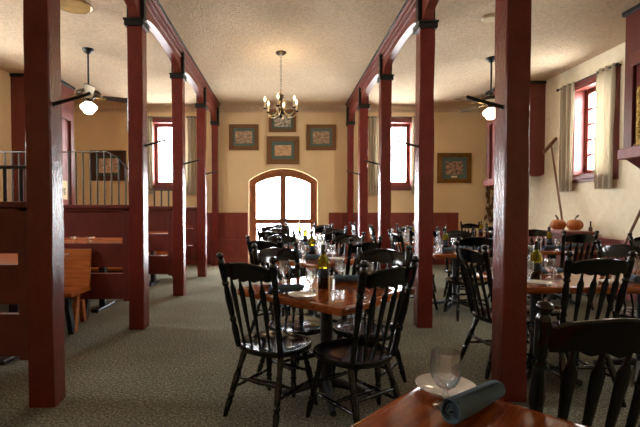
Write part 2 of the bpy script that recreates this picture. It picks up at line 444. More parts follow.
for sgn, XP, PY, nm in ((-1, XPL, PY_L, names_l), (1, XPR, PY_R, names_r)):
    for i, y in enumerate(PY):
        yc = y+PW/2; w = PW if i < 4 else .14
        r = thing('wooden_post', 'red painted timber post '+nm[i], 'post', (XP, yc, 0), 'red timber posts')
        m = MB(); post_mesh(m, XP, yc, 0, 3.26, w, 10*i+sgn); m.build('shaft', M['post'], r)
        m = MB(); m.bb(XP-w/2-.022, XP+w/2+.022, yc-w/2-.022, yc+w/2+.022, 3.26, 3.315, .008)
        m.bb(XP-w/2-.03, XP+w/2+.03, yc-w/2-.03, yc+w/2+.03, 3.315, 3.34, .006)
        m.build('capital', M['cap'], r)
        if i < 4:
            m = MB(); xi = XP - sgn*w/2; zz = 1.995
            p0 = Vector((xi, yc-.03, zz)); p1 = Vector((xi-sgn*.255, yc-.06, zz+.062))
            m.turned(p0+Vector((sgn*.01, 0, -.003)), p1, [(0, .020), (.04, .018), (.05, .0135), (.9, .011), (.97, .012), (1, .007)], 8)
            m.build('peg', M['blackmetal'], r)
    # beam with an arch in every bay
    ys = [y+PW/2 for y in PY]; ys = [ys[0]-1.82] + ys
    loop = [(ys[0], H), (ys[0], 3.345)]
    for a, b in zip(ys[:-1], ys[1:]):
        e = .06
        if b == ys[-1]: e2 = .04
        a2, b2 = a+e, b-e
        loop.append((a2, 3.345))
        n = 18
        for k in range(1, n):
            t = k/n; u = 2*t-1
            loop.append((a2+(b2-a2)*t, 3.345 + .17*math.sqrt(max(0, 1-abs(u)**2.4))))
        loop.append((b2, 3.345))
    loop += [(ys[-1]+.0, 3.345), (ys[-1]+.05, 3.345), (ys[-1]+.05, H)]
    r = thing('arched_beam', 'red arched timber beam under the ceiling along the %s row of posts' % ('left' if sgn < 0 else 'right'), 'beam', (XP, ys[0], 3.345))
    MB().plate([loop], lambda u, v: Vector((XP-.05, u, v)), (.10, 0, 0)).build('spandrel', M['redtrim'], r)
    for yy in ys[1:]:
        for side in (-1, 1):
            MB().bb(XP+side*.05, XP+side*.072, yy-.055, yy+.055, 3.345, H-.004, .005).build('pilaster', M['redtrim'], r) if side*sgn > 0 else None
            MB().bb(XP+side*.05, XP+side*.095, yy-.04, yy+.04, 3.345, H-.08, .004).build('black_strip', M['cap'], r)  # black strip on the pilaster above the capital
    MB().bb(XP-.12, XP+.12, ys[0], ys[-1]+.05, H-.014, H-.001).build('dark_edge', M['cap'], r)
    xn = XP - sgn*.05
    for off, zc, hh, dd in ((0, H-.03, .06, .05), (0, H-.09, .03, .03)):
        for side in (-1, 1):
            xs = XP + side*.05
            MB().bb(xs, xs+side*dd, ys[0], ys[-1]+.05, zc-hh/2, zc+hh/2, .006).build('crown_moulding', M['redtrim'], r)
    for a, b in zip(ys[:-1], ys[1:]):
        for side in (-1, 1):
            xs = XP + side*.05
            MB().bb(xs, xs+side*.022, a+.09, b-.09, 3.575, 3.602, .005).build('panel_moulding', M['redtrim'], r)

# ------------------------------------------------------------------ hay chutes
def chute(label, sgn, ya, yb, xin, xw, zb, zled, hopper=True):
    r = thing('hay_chute', label, 'chute', ((xin+xw)/2, (ya+yb)/2, 0))
    t = .03; top = H-.06
    # front and rear boards with a scalloped lower edge
    for yy in (ya, yb-t):
        n = 16; lp = [(xw, top), (xin, top)]
        L = abs(xw-xin)
        for k in range(n+1):
            q = k/n; x = xin+(xw-xin)*q
            lp.append((x, zb + (.075*math.sin(q*PI*2)+.03*math.sin(q*PI) if zb > .1 else 0)))
        MB().plate([lp], lambda u, v: Vector((u, yy, v)), (0, t, 0)).build('end_board', M['red'], r)
    # inner side: framed opening with plank back
    fi = lambda u, v: Vector((xin, u, v))
    zc = top-.55
    MB().plate([rect(ya+t, yb-t, zled, top), rect(ya+.12, yb-.12, zled+.02, zc)], fi, (sgn*.03, 0, 0)).build('side_frame', M['red'], r)
    m = MB(); nn = 5; w = (yb-ya-.2)/nn
    for k in range(nn): m.bb(xin+sgn*.05, xin+sgn*.075, ya+.1+k*w+.003, ya+.1+(k+1)*w-.003, zled, zc+.04, .003)
    m.build('plank_back', M['pink'], r)
    MB().bb(xin-sgn*.02, xin+sgn*.002, ya+.10, yb-.10, zc-.10, zc+.06, .006).build('lintel', M['redtrim'], r)
    MB().bb(xin-sgn*.03, xw, ya-.03, yb+.03, top, H-.001, .008).build('top_trim', M['cap'], r)
    if zb > .1:
        MB().bb(xin-sgn*.05, xin+sgn*.1, ya-.03, yb+.03, zled-.13, zled, .01).build('ledge', M['pink'], r)
        if not hopper: return r
        m = MB()
        za_, zlow = zled-.13, zled-.78
        m.rings([[Vector((xin+sgn*.02, y, za_)), Vector((xw, y, za_)), Vector((xw, y, zlow+.2)), Vector((xw-sgn*.06, y, zlow+.2))] for y in (ya+.02, yb-.02)])
        m.build('tapered_hopper', M['red'], r)
    return r
chute('full-height red plank hay chute at the left wall behind the iron grille', -1, 7.74, 8.60, -4.215, XL, 0, .03)
chute('red hay chute with scalloped lower edge between right window and back wall', 1, 8.18, 8.97, 4.27, XR, 1.99, 1.93, False)
chute('red hay chute with a ledge cut off by the right picture edge', 1, 4.46, 5.35, 4.26, XR, 2.05, 2.06)

# small notice on the left chute
r = thing('paper_notice', 'small cream paper notice pinned low on the left plank chute', 'sign', (-4.19, 8.13, 1.5))
MB().bb(-4.212, -4.204, 7.98, 8.28, 1.50, 1.86).build('sheet', M['paper'], r)
cu = bpy.data.curves.new('lettering', 'FONT'); cu.body = 'ng'; cu.size = .19; cu.extrude = .001; cu.align_x = 'CENTER'; cu.align_y = 'CENTER'
to = bpy.data.objects.new('lettering', cu); COL.objects.link(to)
dg = bpy.context.evaluated_depsgraph_get(); me = bpy.data.meshes.new_from_object(to.evaluated_get(dg)); bpy.data.objects.remove(to)
me.materials.append(M['ink']); to = bpy.data.objects.new('lettering', me); COL.objects.link(to)
to.parent = r; to.location = (-.0125, 0.0, .19); to.rotation_euler = (PI/2, 0, PI/2)

# ------------------------------------------------------------------ stall partitions with iron grilles
def partition(label, y, grille, xo=None):
    xr = XPL-PW/2-.002; xl = XL
    yc = y+.08
    r = thing('stall_partition', label, 'partition', ((xr+xl)/2, yc, 0))
    def brd(nm, z0, z1, d=.05, mat='red', bev=.006): MB().bb(xl, xr, yc-d/2, yc+d/2, z0, z1, bev).build(nm, M[mat], r)
    brd('cap_rail', 1.315, 1.355, .13); brd('upper_board', 1.01, 1.315); brd('middle_board', .67, .935); brd('bottom_board', .32, .605, .055)
    brd('drip_ledge', 1.285, 1.315, .09)
    for x in (xr-.04, (xr+xl)/2, xl+.04):
        MB().bb(x-.04, x+.04, yc-.045, yc+.045, 0 if x < xr-.1 else .30, 1.315, .006).build('stile', M['red'], r)
    if grille == 'low':
        zt = lambda x: 1.585
    elif grille == 'swoop':
        def zt(x):
            a, b = -2.72, -1.95
            t = min(1, max(0, (x-a)/(b-a))); return 2.18 + (1.60-2.18)*(t*t*(3-2*t))
    else: return r
    bt = 'blackmetal' if grille == 'low' else 'rail'; br = .012 if grille == 'low' else .0125
    xs = [xl + (xr-xl)*k/60 for k in range(61)]
    MB().tube([(x, yc, zt(x)) for x in xs], .013 if grille == 'low' else .010, 6).build('grille_rail', M[bt], r)
    x = xr-.075
    while x > xl+.03:
        MB().turned((x, yc, 1.35), (x, yc, zt(x)), [(0, br), (1, br)], 7).build('grille_bar', M[bt], r)
        x -= .108
    return r
partition('red board stall partition at the left picture edge, with low black grille', PY_L[0], 'low')
partition('red board stall partition behind the wooden bench, no grille on top', PY_L[1], None)
partition('red board stall partition with tall grille sweeping down in a curve', PY_L[2], 'swoop')
partition('farthest red board stall partition, seen between third and fourth left posts', PY_L[3], None)

# stall furniture: settles and tall narrow tables
def bench():
    r = thing('stall_bench', '', 'bench')
    L = 2.4
    MB().box((0, -.20, .66), (L, .03, .44), Euler((.14, 0, 0)).to_matrix(), .008).build('backrest', M['stallwood'], r)
    MB().box((0, .0, .455), (L, .40, .04), None, .008).build('seat', M['stallwood'], r)
    for sx in (-1, 1):
        x = sx*(L/2-.12)
        m = MB(); m.box((x, .03, .23), (.05, .07, .44), Euler((-.25, 0, 0)).to_matrix(), .006); m.build('leg', M['blackmetal'], r)
        m = MB(); m.box((x, -.10, .23), (.05, .07, .44), Euler((.2, 0, 0)).to_matrix(), .006); m.build('leg', M['stallwood'], r)
        MB().box((x, -.02, .42), (.05, .34, .03), None, .004).build('bearer', M['blackmetal'], r)
    return r
PB = Proto(bench())
def stall_table():
    r = thing('stall_table', '', 'table')
    MB().box((0, 0, .85), (2.5, .82, .05), None, .01).build('tabletop', M['stallwood'], r)
    for sx in (-1, 1):
        MB().box((sx*.98, 0, .43), (.08, .10, .79), None, .006).build('leg', M['blackmetal'], r)
        MB().box((sx*.98, 0, .02), (.10, .52, .04), None, .008).build('foot', M['blackmetal'], r)
    return r
PS = Proto(stall_table())
stall_txt = ['first', 'second', 'third', 'fourth']
for i in range(3):
    y0_, y1_ = PY_L[i]+.08, PY_L[i+1]+.08
    where = ['between first and second left posts', 'between second and third left posts', 'between third and fourth left posts'][i]
    PS.put((-3.12 if i == 2 else -3.36, (y0_+y1_)/2+.02, 0), 0, 'long wooden stall table with black feet, '+where, 'stall tables', (.86, 1, 1) if i == 2 else None)
    PB.put((-3.28 if i < 2 else -3.05, y1_-.29, 0), PI, 'wooden bench facing the camera in the stall '+where, 'stall benches', (.9, 1, 1) if i == 2 else None)
    if i < 2: PB.put((-3.4, y0_+.30, 0), 0, 'wooden bench facing away from the camera in the stall '+where, 'stall benches')

# ------------------------------------------------------------------ chairs
def chair():
    r = thing('spindle_chair', '', 'chair')
    # saddled seat, rounder at the rear
    def outline(a, s=1.0):
        x = math.cos(a); y = math.sin(a)
        n = 2.6
        k = (abs(x)**n+abs(y)**n)**(-1/n)
        w = .232 if y > 0 else .232-.03*(-y)
        return Vector((x*k*w*s, y*k*.222*s, 0))
    N = 28; rs = []
    prof = [(.02, .432), (.55, .430), (.80, .437), (.93, .447), (.99, .447), (1.0, .440), (1.0, .420), (.97, .410), (.6, .402), (.02, .402)]
    for s, z in prof: rs.append([outline(2*PI*k/N, s)+Vector((0, 0, z)) for k in range(N)])
    MB().rings(rs).build('seat', M['black'], r, 50)
    legp = [(0, .012), (.03, .0145), (.10, .017), (.22, .021), (.27, .016), (.29, .0225), (.31, .0225), (.33, .016), (.36, .019), (.60, .023), (.68, .016), (.70, .021), (.73, .016), (.90, .0215), (1, .017)]
    foot = {}; top = {}
    for sx in (-1, 1):
        for sy in (-1, 1):
            p0 = Vector((sx*.195, (.205 if sy > 0 else -.265), 0)); p1 = Vector((sx*.14, sy*.125, .412))
            foot[sx, sy] = p0; top[sx, sy] = p1
            MB().turned(p0, p1, legp, 10).build('leg', M['black'], r, 60)
    at = lambda k, z: foot[k]+(top[k]-foot[k])*(z/.412)
    sp = [(0, .008), (.12, .0095), (.22, .010), (.26, .014), (.30, .010), (.42, .0145), (.58, .0145), (.70, .010), (.74, .014), (.78, .010), (.88, .0095), (1, .008)]
    for sx in (-1, 1):
        MB().turned(at((sx, -1), .17), at((sx, 1), .17), sp, 8).build('stretcher', M['black'], r, 60)
    mid = lambda sx, t: at((sx, -1), .17).lerp(at((sx, 1), .17), t)
    MB().turned(mid(-1, .5), mid(1, .5), sp, 8).build('stretcher', M['black'], r, 60)
    MB().turned(at((-1, 1), .235), at((1, 1), .235), sp, 8).build('stretcher', M['black'], r, 60)
    MB().turned(at((-1, -1), .235), at((1, -1), .235), sp, 8).build('stretcher', M['black'], r, 60)
    # turned back posts with finials
    pp = [(0, .016), (.04, .019), (.20, .021), (.26, .015), (.28, .021), (.305, .021), (.325, .014), (.35, .018), (.50, .0225), (.60, .019), (.655, .015), (.67, .0225), (.69, .0225), (.705, .016), (.72, .020), (.90, .0225), (.925, .019), (.94, .013), (.955, .021), (.975, .0235), (.99, .019), (1, .006)]
    for sx in (-1, 1):
        MB().turned((sx*.165, -.165, .425), (sx*.206, -.30, 1.035), pp, 10).build('back_post', M['black'], r, 60)
    # crest rail
    yb = lambda z: -.165-(z-.425)*.2213
    n = 30; front = []; rs = []
    for i in range(n+1):
        s = -1+2*i/n; x = s*.198
        zt = .982 + .011*math.cos(PI*s*.95) - .010*math.exp(-((abs(s)-.86)/.10)**2)
        zb_ = .880 - .007*math.cos(5*PI*s) + .010*abs(s)
        bow = -.040*(1-s*s); t = .011
        rs.append([Vector((x, yb(zb_)+bow+t, zb_)), Vector((x, yb(zt)+bow+t, zt-.006)), Vector((x, yb(zt)+bow+t*.4, zt)), Vector((x, yb(zt)+bow-t*.4, zt)), Vector((x, yb(zt)+bow-t, zt-.006)), Vector((x, yb(zb_)+bow-t, zb_))])
    MB().rings(rs).build('crest_rail', M['black'], r, 40)
    # arrow spindles
    for i in range(4):
        s = (-.60, -.20, .20, .60)[i]
        p0 = Vector((s*.165, -.168-.018*(1-s*s), .43)); zt = .895; p1 = Vector((s*.195, yb(zt)-.038*(1-s*s), zt))
        MB().turned(p0, p1, [(0, (.008, .008)), (.14, (.010, .009)), (.20, (.009, .009)), (.36, (.0125, .0085)), (.55, (.0175, .0085)), (.76, (.0225, .0085)), (.84, (.0232, .0085)), (.89, (.013, .008)), (.925, (.0085, .008)), (1, (.0075, .0075))], 10, flatdir=(1, 0, 0)).build('spindle', M['black'], r, 50)
    return r
PC = Proto(chair())
GC = 'black spindle-back chairs'
def put_chair(backmid, face, label):
    f = Vector((face[0], face[1])).normalized()
    p = Vector(backmid)+f*.31
    rz = math.atan2(-f.x, f.y)
    return PC.put((p.x, p.y, 0), rz, label, GC)

# ------------------------------------------------------------------ tables
def ped_table(sx, sy, rzname='dining_table'):
    r = thing(rzname, '', 'table')
    n = 5; rad = .035; rs = []
    def out(inset):
        pts = []
        hx, hy = sx/2-inset, sy/2-inset
        for cxx, cyy, a0 in ((hx-rad, hy-rad, 0), (-hx+rad, hy-rad, PI/2), (-hx+rad, -hy+rad, PI), (hx-rad, -hy+rad, 1.5*PI)):
            for k in range(n+1):
                a = a0+PI/2*k/n; pts.append((cxx+rad*math.cos(a), cyy+rad*math.sin(a)))
        return pts
    for ins, z in ((.012, .712), (.002, .716), (0, .722), (0, .75), (.004, .757), (.012, .76), (.03, .76)):
        rs.append([Vector((p[0], p[1], z)) for p in out(ins)])
    MB().rings(rs).build('tabletop', M['table'], r, 40)
    m = MB(); m.box((0, 0, .70), (sx*.5, .07, .022), None, .004); m.box((0, 0, .70), (.07, sy*.5, .022), None, .004)
    m.build('top_plate', M['blackmetal'], r)
    cols = [0] if sx < 1.2 else [-.42, .42]
    for c in cols:
        MB().turned((c, 0, .04), (c, 0, .70), [(0, .055), (.05, .05), (.08, .042), (.9, .042), (.96, .05), (1, .05)], 14).build('column', M['blackmetal'], r, 40)
        for a in range(4):
            d = Vector((math.cos(a*PI/2+PI/4), math.sin(a*PI/2+PI/4), 0))
            c0 = Vector((c, 0, 0))
            m = MB(); m.tube([c0+Vector((0, 0, .10)), c0+d*.10+Vector((0, 0, .085)), c0+d*.22+Vector((0, 0, .045)), c0+d*.31+Vector((0, 0, .022))], [.034, .032, .026, .022], 8)
            m.build('foot', M['blackmetal'], r, 40)
    return r
PT = Proto(ped_table(.895, .895)); 
GT = 'square varnished dining tables'
B = [(.30, 2.94), (.32, 4.80), (.34, 6.63), (.32, 8.42)]
bn = ['nearest centre aisle table', 'second centre aisle table', 'third centre aisle table', 'farthest centre aisle table']
for c, n in zip(B, bn):
    PT.put((c[0], c[1], 0), PI/4+.04, 'varnished square table turned cornerwise, the '+n, GT)
# near table at the bottom edge, turned cornerwise
PT.put((.466, 1.357-.633, 0), PI/4, 'varnished square table cut off by the bottom picture edge', GT)
C1 = (2.40, 3.31)
t = ped_table(1.48, .72); t.location = (*C1, 0); t['label'] = 'long varnished table in the right aisle behind the nearest right post'
R_T = {'C2': (2.28, 5.60), 'C5': (2.32, 7.42), 'C6': (2.32, 9.05), 'C3': (3.80, 5.98), 'C4': (4.25, 9.02), 'C7': (4.15, 4.08)}
rn = {'C2': 'table behind second right post', 'C5': 'table past the third right post', 'C6': 'table under right back window', 'C3': 'table before the red cabinet', 'C4': 'corner table below dried garland', 'C7': 'table at right picture edge'}
for k, c in R_T.items():
    PT.put((c[0], c[1], 0), 0, 'square varnished table, the '+rn[k], GT)

# chairs around the centre tables
jit = lambda a: random.uniform(-a, a)
pat = [((-.235, 2.50), (.57, .82), 'near left'), ((.60, 2.315), (-.56, .83), 'near right'), ((.79, 3.33), (-.6, -.8), 'far right'), ((-.07, 3.45), (.58, -.81), 'far left')]
for i, n in enumerate(bn):
    for j, (b, f, s) in enumerate(pat):
        dx, dy = B[i][0]-B[0][0], B[i][1]-B[0][1]
        bx, by = b[0]+dx, b[1]+dy
        if i == 1: bx += (.0, .20, .0, .0)[j]; by += (-.06, -.03, .05, .0)[j]
        if i > 1: bx += (-.03, .10, .04, -.06)[j]; by += jit(.02)+(-.03, -.02, .03, .05)[j]
        ff = Vector(f) + (Vector((jit(.08), jit(.08))) if i else Vector((0, 0)))
        put_chair((bx, by), ff, 'black spindle-back chair at the %s side of the %s' % (s, n))
# right aisle chairs
for b, f, lab in [
    ((2.05, 2.72), (0, 1), 'with its back to the camera at the long right aisle table'),
    ((1.49, 3.42), (1, .12), 'seen sideways at the left end of the long right aisle table'),
    ((2.22, 4.06), (0, -1), 'facing the camera, mostly hidden behind the nearest right post'),
    ((3.02, 3.80), (-.05, -1), 'facing the camera, shiny rail, across the long table at right'),
    ((2.22, 4.86), (.05, 1), 'with its back to us at the table behind second right post'),
    ((1.46, 5.62), (1, .1), 'left of the table behind the second right post'),
    ((2.6, 6.32), (-.2, -.96), 'at the far right of the table behind second right post'),
    ((1.52, 7.42), (1, -.1), 'left of the table between third and fourth right posts'),
    ((2.2, 6.62), (0.05, 1), 'back to us at the table between third and fourth right posts'),
    ((2.4, 8.22), (0, -1), 'facing us at the table between third and fourth right posts'),
    ((1.47, 9.1), (1, .05), 'at the left side of the table nearest the right back window'),
    ((3.82, 5.44), (.04, 1), 'with its back to us before the red cabinet with pumpkins'),
    ((3.98, 6.74), (-.25, -1), 'facing the camera left of the red cabinet with pumpkins'),
    ((2.95, 6.0), (1, .0), 'at the left side of the table near the red cabinet'),
    ((4.22, 9.62), (0, -1), 'facing the camera against the back wall beside the dried garland'),
    ((4.22, 8.36), (.1, 1), 'with its back to us at the corner table by back wall'),
    ((4.22, 4.92), (-.05, -1), 'facing the camera at the right picture edge below the ledge chute'),
]:
    put_chair(b, f, 'black spindle-back chair '+lab)
# the big one at the bottom right, tucked under the front table
put_chair((.965, 1.215), (.0, 1), 'black spindle-back chair cut off at the bottom right, nearest the camera')

# ------------------------------------------------------------------ tableware
def goblet():
    # shell of a stemmed water glass
    prof = [(.0005, .0), (.030, .0), (.033, .002), (.026, .006), (.008, .012), (.0055, .02), (.0095, .028), (.010, .032), (.0055, .038), (.0055, .044), (.012, .050), (.028, .062), (.037, .08), (.0405, .10), (.0395, .125), (.0368, .1525), (.0360, .1545),
            (.0348, .1525), (.0383, .125), (.0393, .10), (.0358, .081), (.027, .064), (.012, .054), (.0005, .052)]
    return MB().lathe((0, 0, 0), prof, 22).build('stemmed_glass', M['glass'], None, 60)
g0 = goblet(); tag(g0, '', 'glass', 'stemmed water glasses'); PG = Proto(g0)
def plate():
    prof = [(.001, .004), (.048, .004), (.050, 0), (.054, 0), (.056, .005), (.070, .012), (.0865, .019), (.0875, .021), (.086, .0225), (.070, .0165), (.057, .010), (.001, .0095)]
    return MB().lathe((0, 0, 0), prof, 36).build('bread_plate', M['cream'], None, 50)
p0 = plate(); tag(p0, '', 'plate', 'cream bread plates'); PP = Proto(p0)
def napkin():
    r = thing('napkin_roll', '', 'napkin')
    n = 26; rs = []
    for i in range(13):
        t = i/12; x = -.118+.236*t; rad = .026 + .003*math.sin(3*t+1) - .004*t
        rs.append([Vector((x + (.010*math.sin(2*PI*k/n+.6) if i in (0, 12) else 0), math.cos(2*PI*k/n)*rad*1.12, .0265+math.sin(2*PI*k/n)*rad*(.93 if math.sin(2*PI*k/n) < 0 else 1))) for k in range(n)])
    inner = [[Vector((v.x+.018, v.y*.8, .0265+(v.z-.0265)*.8)) for v in rs[0]]]
    m = MB(); m.rings([inner[0]] + [[Vector((v.x, v.y*.86, .0265+(v.z-.0265)*.86)) for v in rs[0]]] + rs)
    m.build('cloth_roll', M['napkin'], r, 60)
    # folded layers showing in the open end
    m = MB(); pts = []
    for k in range(40):
        a = k*.42; rr = .004+.0155*k/40
        pts.append((math.cos(a)*rr, .0265+math.sin(a)*rr))
    for a, b in zip(pts[:-1], pts[1:]):
        y, z = (a[0]+b[0])/2, (a[1]+b[1])/2; L = math.hypot(b[0]-a[0], b[1]-a[1])
        m.box((-.104, y, z), (.016, L, .0022), Euler((math.atan2(b[1]-a[1], b[0]-a[0]), 0, 0)).to_matrix())
    m.build('folded_layers', M['napkin'], r)
    # loose overlapping edge of the cloth
    m = MB(); rs = []
    for i in range(9):
        t = i/8; x = -.116+.226*t
        rs.append([Vector((x, math.cos(a)*(.0335-.004*t), .0265+math.sin(a)*(.031-.004*t))) for a in (.5, .8, 1.1, 1.4, 1.7, 1.72, 1.4, 1.1, .8, .52)])
    m.rings(rs).build('loose_edge', M['napkin'], r, 60)
    return r
PN = Proto(napkin())
def oil_bottle():
    r = thing('oil_bottle', '', 'bottle')
    MB().lathe((0, 0, 0), [(.001, 0), (.034, 0), (.037, .004), (.037, .14), (.001, .14)], 18).build('dark_base', M['darkglass'], r, 50, label='dark lower half of the bottle')
    MB().lathe((0, 0, 0), [(.0372, .075), (.0382, .077), (.0382, .128), (.0372, .13)], 18).build('label_band', M['label'], r, 50)
    MB().lathe((0, 0, .1402), [(.001, 0), (.036, 0), (.0375, .02), (.037, .05), (.031, .072), (.018, .088), (.014, .098), (.001, .098)], 18).build('oil', M['oil'], r, 60, label='yellow olive oil showing through the clear shoulder')
    MB().lathe((0, 0, .2384), [(.001, 0), (.0135, 0), (.0125, .05), (.0155, .052), (.0155, .062), (.001, .062)], 14).build('neck', M['darkglass'], r, 50)
    m = MB(); m.tube([(0, 0, .30), (0, 0, .318), (.004, 0, .335), (.012, 0, .348)], [.009, .006, .0045, .004], 8); m.build('pourer', M['steel'], r, 60)
    return r
PO = Proto(oil_bottle())
def shaker():
    r = thing('salt_shaker', '', 'shaker')
    MB().lathe((0, 0, 0), [(.001, 0), (.019, 0), (.021, .003), (.016, .06), (.0155, .072), (.001, .072)], 12).build('body', M['glass'], r, 40)
    MB().lathe((0, 0, .072), [(.0165, 0), (.0165, .010), (.012, .018), (.001, .021)], 12).build('lid', M['steel'], r, 40)
    return r
PK = Proto(shaker())
def carafe():
    prof = [(.001, 0), (.04, 0), (.044, .004), (.045, .05), (.040, .12), (.022, .18), (.019, .22), (.026, .25), (.028, .255), (.026, .255), (.017, .22), (.020, .18), (.038, .12), (.043, .05), (.041, .008), (.001, .007)]
    return MB().lathe((0, 0, 0), prof, 20).build('glass_carafe', M['glass'], None, 60)
c0 = carafe(); tag(c0, '', 'carafe', 'clear glass carafes'); PCa = Proto(c0)
TZ = .7605
GG, GPl, GN, GB, GK, GCa = 'stemmed water glasses', 'cream bread plates', 'slate napkin rolls', 'olive oil bottles', 'salt shakers', 'clear glass carafes'
def ware(kind, x, y, rz, where):
    P, g, txt = {'g': (PG, GG, 'clear stemmed water glass '), 'p': (PP, GPl, 'round cream bread plate '), 'n': (PN, GN, 'slate blue rolled cloth napkin '),
              'o': (PO, GB, 'olive oil bottle with dark base '), 'k': (PK, GK, 'glass salt shaker with steel lid '), 'c': (PCa, GCa, 'clear glass carafe ')}[kind]
    P.put((x, y, TZ), rz, txt+where, g)
# front table
ware('p', .483, 1.250, 0, 'on the front corner table at the bottom of the picture')
ware('g', .444, 1.152, 0, 'on the front corner table beside the rolled napkin')
ware('n', .520, 1.135, .62, 'on the front corner table at the bottom of the picture')
# nearest centre table
n = 'on the nearest centre table'
ware('p', .115, 2.60, 0, n+' in front of the near left chair')
ware('n', .02, 2.76, .25, n+' behind the near left plate')
ware('g', .185, 2.83, 0, n+' left of the oil bottle')
ware('o', .275, 2.92, 0, n)
ware('k', .335, 2.88, 0, n+' right of the oil bottle')
ware('p', -.135, 3.02, 0, n+' near its left corner')
ware('g', .0, 3.20, 0, n+' before the far left chair')
ware('n', .50, 3.14, -.12, n+' before the far right chair')
ware('g', .44, 3.30, 0, n+' before the far right chair')
ware('p', .68, 2.96, 0, n+' near its right corner')
ware('g', .62, 3.08, 0, n+' near its right corner')
for i in (1, 2, 3):
    cx_, cy_ = B[i]; n = 'on the '+bn[i]
    ware('o', cx_-.0, cy_+.0, i, n)
    if i < 3:
        ware('k', cx_-.10, cy_-.04, 0, n)
        ware('c', cx_+.13, cy_+.06, 0, n)
    if i == 1: ware('c', cx_+.075, cy_-.065, 0, n+', nearer one of two')
    for (dx, dy, s) in ((-.20, -.24, 'near left'), (.22, -.22, 'near right'), (.2, .24, 'far right'), (-.22, .2, 'far left')):
        ware('g', cx_+dx*.75+.05, cy_+dy*.75, 0, n+' at the %s place' % s)
        if i < 3:
            ware('p', cx_+dx*1.15, cy_+dy*1.15, 0, n+' at the %s place' % s)
            if not (dx > 0 and dy > 0): ware('n', cx_+dx*.75+((.03 if dy > 0 else -.13) if dx > 0 else .115 if dy > 0 else -.104), cy_+dy*.9+.02, .3*(1 if dx > 0 else -1), n+' at the %s place' % s)
# long right aisle table
n = 'on the long right table'
ware('o', 1.94, 3.25, 0, n+' beside nearest right post')
ware('g', 1.85, 3.20, 0, n+' left of the oil bottle')
ware('g', 2.10, 3.34, 0, n+' right of the oil bottle')
ware('k', 2.03, 3.17, 0, n+' right of the bottle')
ware('p', 1.84, 3.05, 0, n+' right of the nearest post')
ware('n', 2.22, 3.56, 0, n+' along its far edge')
ware('g', 1.68, 3.42, 0, n+' left of the nearest post')
ware('c', 1.99, 3.40, 0, n+' behind the oil bottle')
ware('g', 2.52, 3.22, 0, n+' behind the chair back')
ware('n', 2.64, 3.20, 1.2, n+' behind the chair back')
ware('g', 2.76, 3.3, 0, n+' toward its right end')
ware('p', 2.40, 3.08, 0, n+' behind the chair back')
for k in ('C2', 'C5', 'C6', 'C3', 'C4', 'C7'):
    cx_, cy_ = R_T[k]; n = 'on the '+rn[k]
    if k == 'C2':
        ware('o', cx_-.15, cy_-.02, 0, n); ware('k', cx_-.05, cy_-.2, 0, n); ware('c', cx_-.19, cy_+.12, 0, n)
    else:
        ware('o', cx_-.05, cy_, 0, n)
        if k in ('C5',): ware('c', cx_-.15, cy_+.05, 0, n)
    for (dx, dy, s) in ((-.30, -.18, 'left'), (-.12, -.28, 'near'), (.26, .14, 'right'), (.08, .26, 'far')):
        ware('g', cx_+dx, cy_+dy, 0, n+' at the %s place' % s)
        if k in ('C2', 'C3'): ware('n', cx_+dx*.95+.15, cy_+dy*.8, .4, n+' at the %s place' % s)
# glasses on the stall tables
for q, (x, y) in enumerate([(-2.68, 5.42), (-2.52, 5.50), (-2.43, 5.40)]):
    PG.put((x, y, .876), 0, 'clear stemmed glass seen through the stall partition gap, %s of three' % ['leftmost', 'middle', 'rightmost'][q], GG)

# ------------------------------------------------------------------ pictures
def picture(label, xc, zc, w, h, fw, fmat, mat_, pmat, pw, ph, plaque=False, dark_lip=True):
    y = YB
    r = thing('framed_picture', label, 'picture', (xc, y-.02, zc-h/2))
    rr = lambda a, b: [(xc-a/2, zc-b/2), (xc+a/2, zc-b/2), (xc+a/2, zc+b/2), (xc-a/2, zc+b/2)]
    fn = lambda d: (lambda u, v: Vector((u, y-d, v)))
    m = MB(); m.plate([rr(w, h), rr(w-2*fw, h-2*fw)], fn(.035), (0, .034, 0)); m.build('frame', M[fmat], r)
    m = MB(); m.plate([rr(w-1.0*fw, h-1.0*fw), rr(w-1.35*fw, h-1.35*fw)], fn(.045), (0, .011, 0)); m.plate([rr(w-.0*fw, h-.0*fw), rr(w-.35*fw, h-.35*fw)], fn(.041), (0, .007, 0))
    m.build('frame_bead', M[fmat], r)
    MB().plate([rr(w-2*fw+.004, h-2*fw+.004), rr(pw, ph)], fn(.016), (0, .006, 0)).build('mat_board', M[mat_], r)
    MB().plate([rr(pw+.01, ph+.01)], fn(.010), (0, .004, 0)).build('print', M[pmat], r)
    if plaque: MB().bb(xc-.07, xc+.07, y-.019, y-.015, zc-ph/2-.07, zc-ph/2-.03).build('plaque', M['paper'], r)
k = YB/F
def pic_px(xa, xb, ya, yb): return ((xa+xb)/2-283.4)*k, 1.3+(210-(ya+yb)/2)*k, (xb-xa)*k, (yb-ya)*k
x, z, w, h = pic_px(229.3, 258.7, 125.2, 150.6); picture('brown framed sepia print with teal mat, left of the four over the arched door', x, z, w, h, .09, 'frame_brown', 'mat', 'print_street', .40, .29)
x, z, w, h = pic_px(306.2, 335.6, 125.4, 150.8); picture('brown framed sepia print with teal mat, right of the four over the arched door', x, z, w, h, .09, 'frame_brown', 'mat', 'print_street', .39, .29)
x, z, w, h = pic_px(269.0, 296.0, 110.5, 132.8); picture('brown framed ink sketch with teal mat, hung topmost behind the chandelier', x, z, w, h, .075, 'frame_brown', 'mat', 'print_ink', .39, .29)
x, z, w, h = pic_px(266.8, 299.2, 137.0, 164.6); picture('brown framed pale sepia print hung lowest, right above the arched door', x, z, w, h, .115, 'frame_brown', 'mat', 'print_pale', .39, .25)
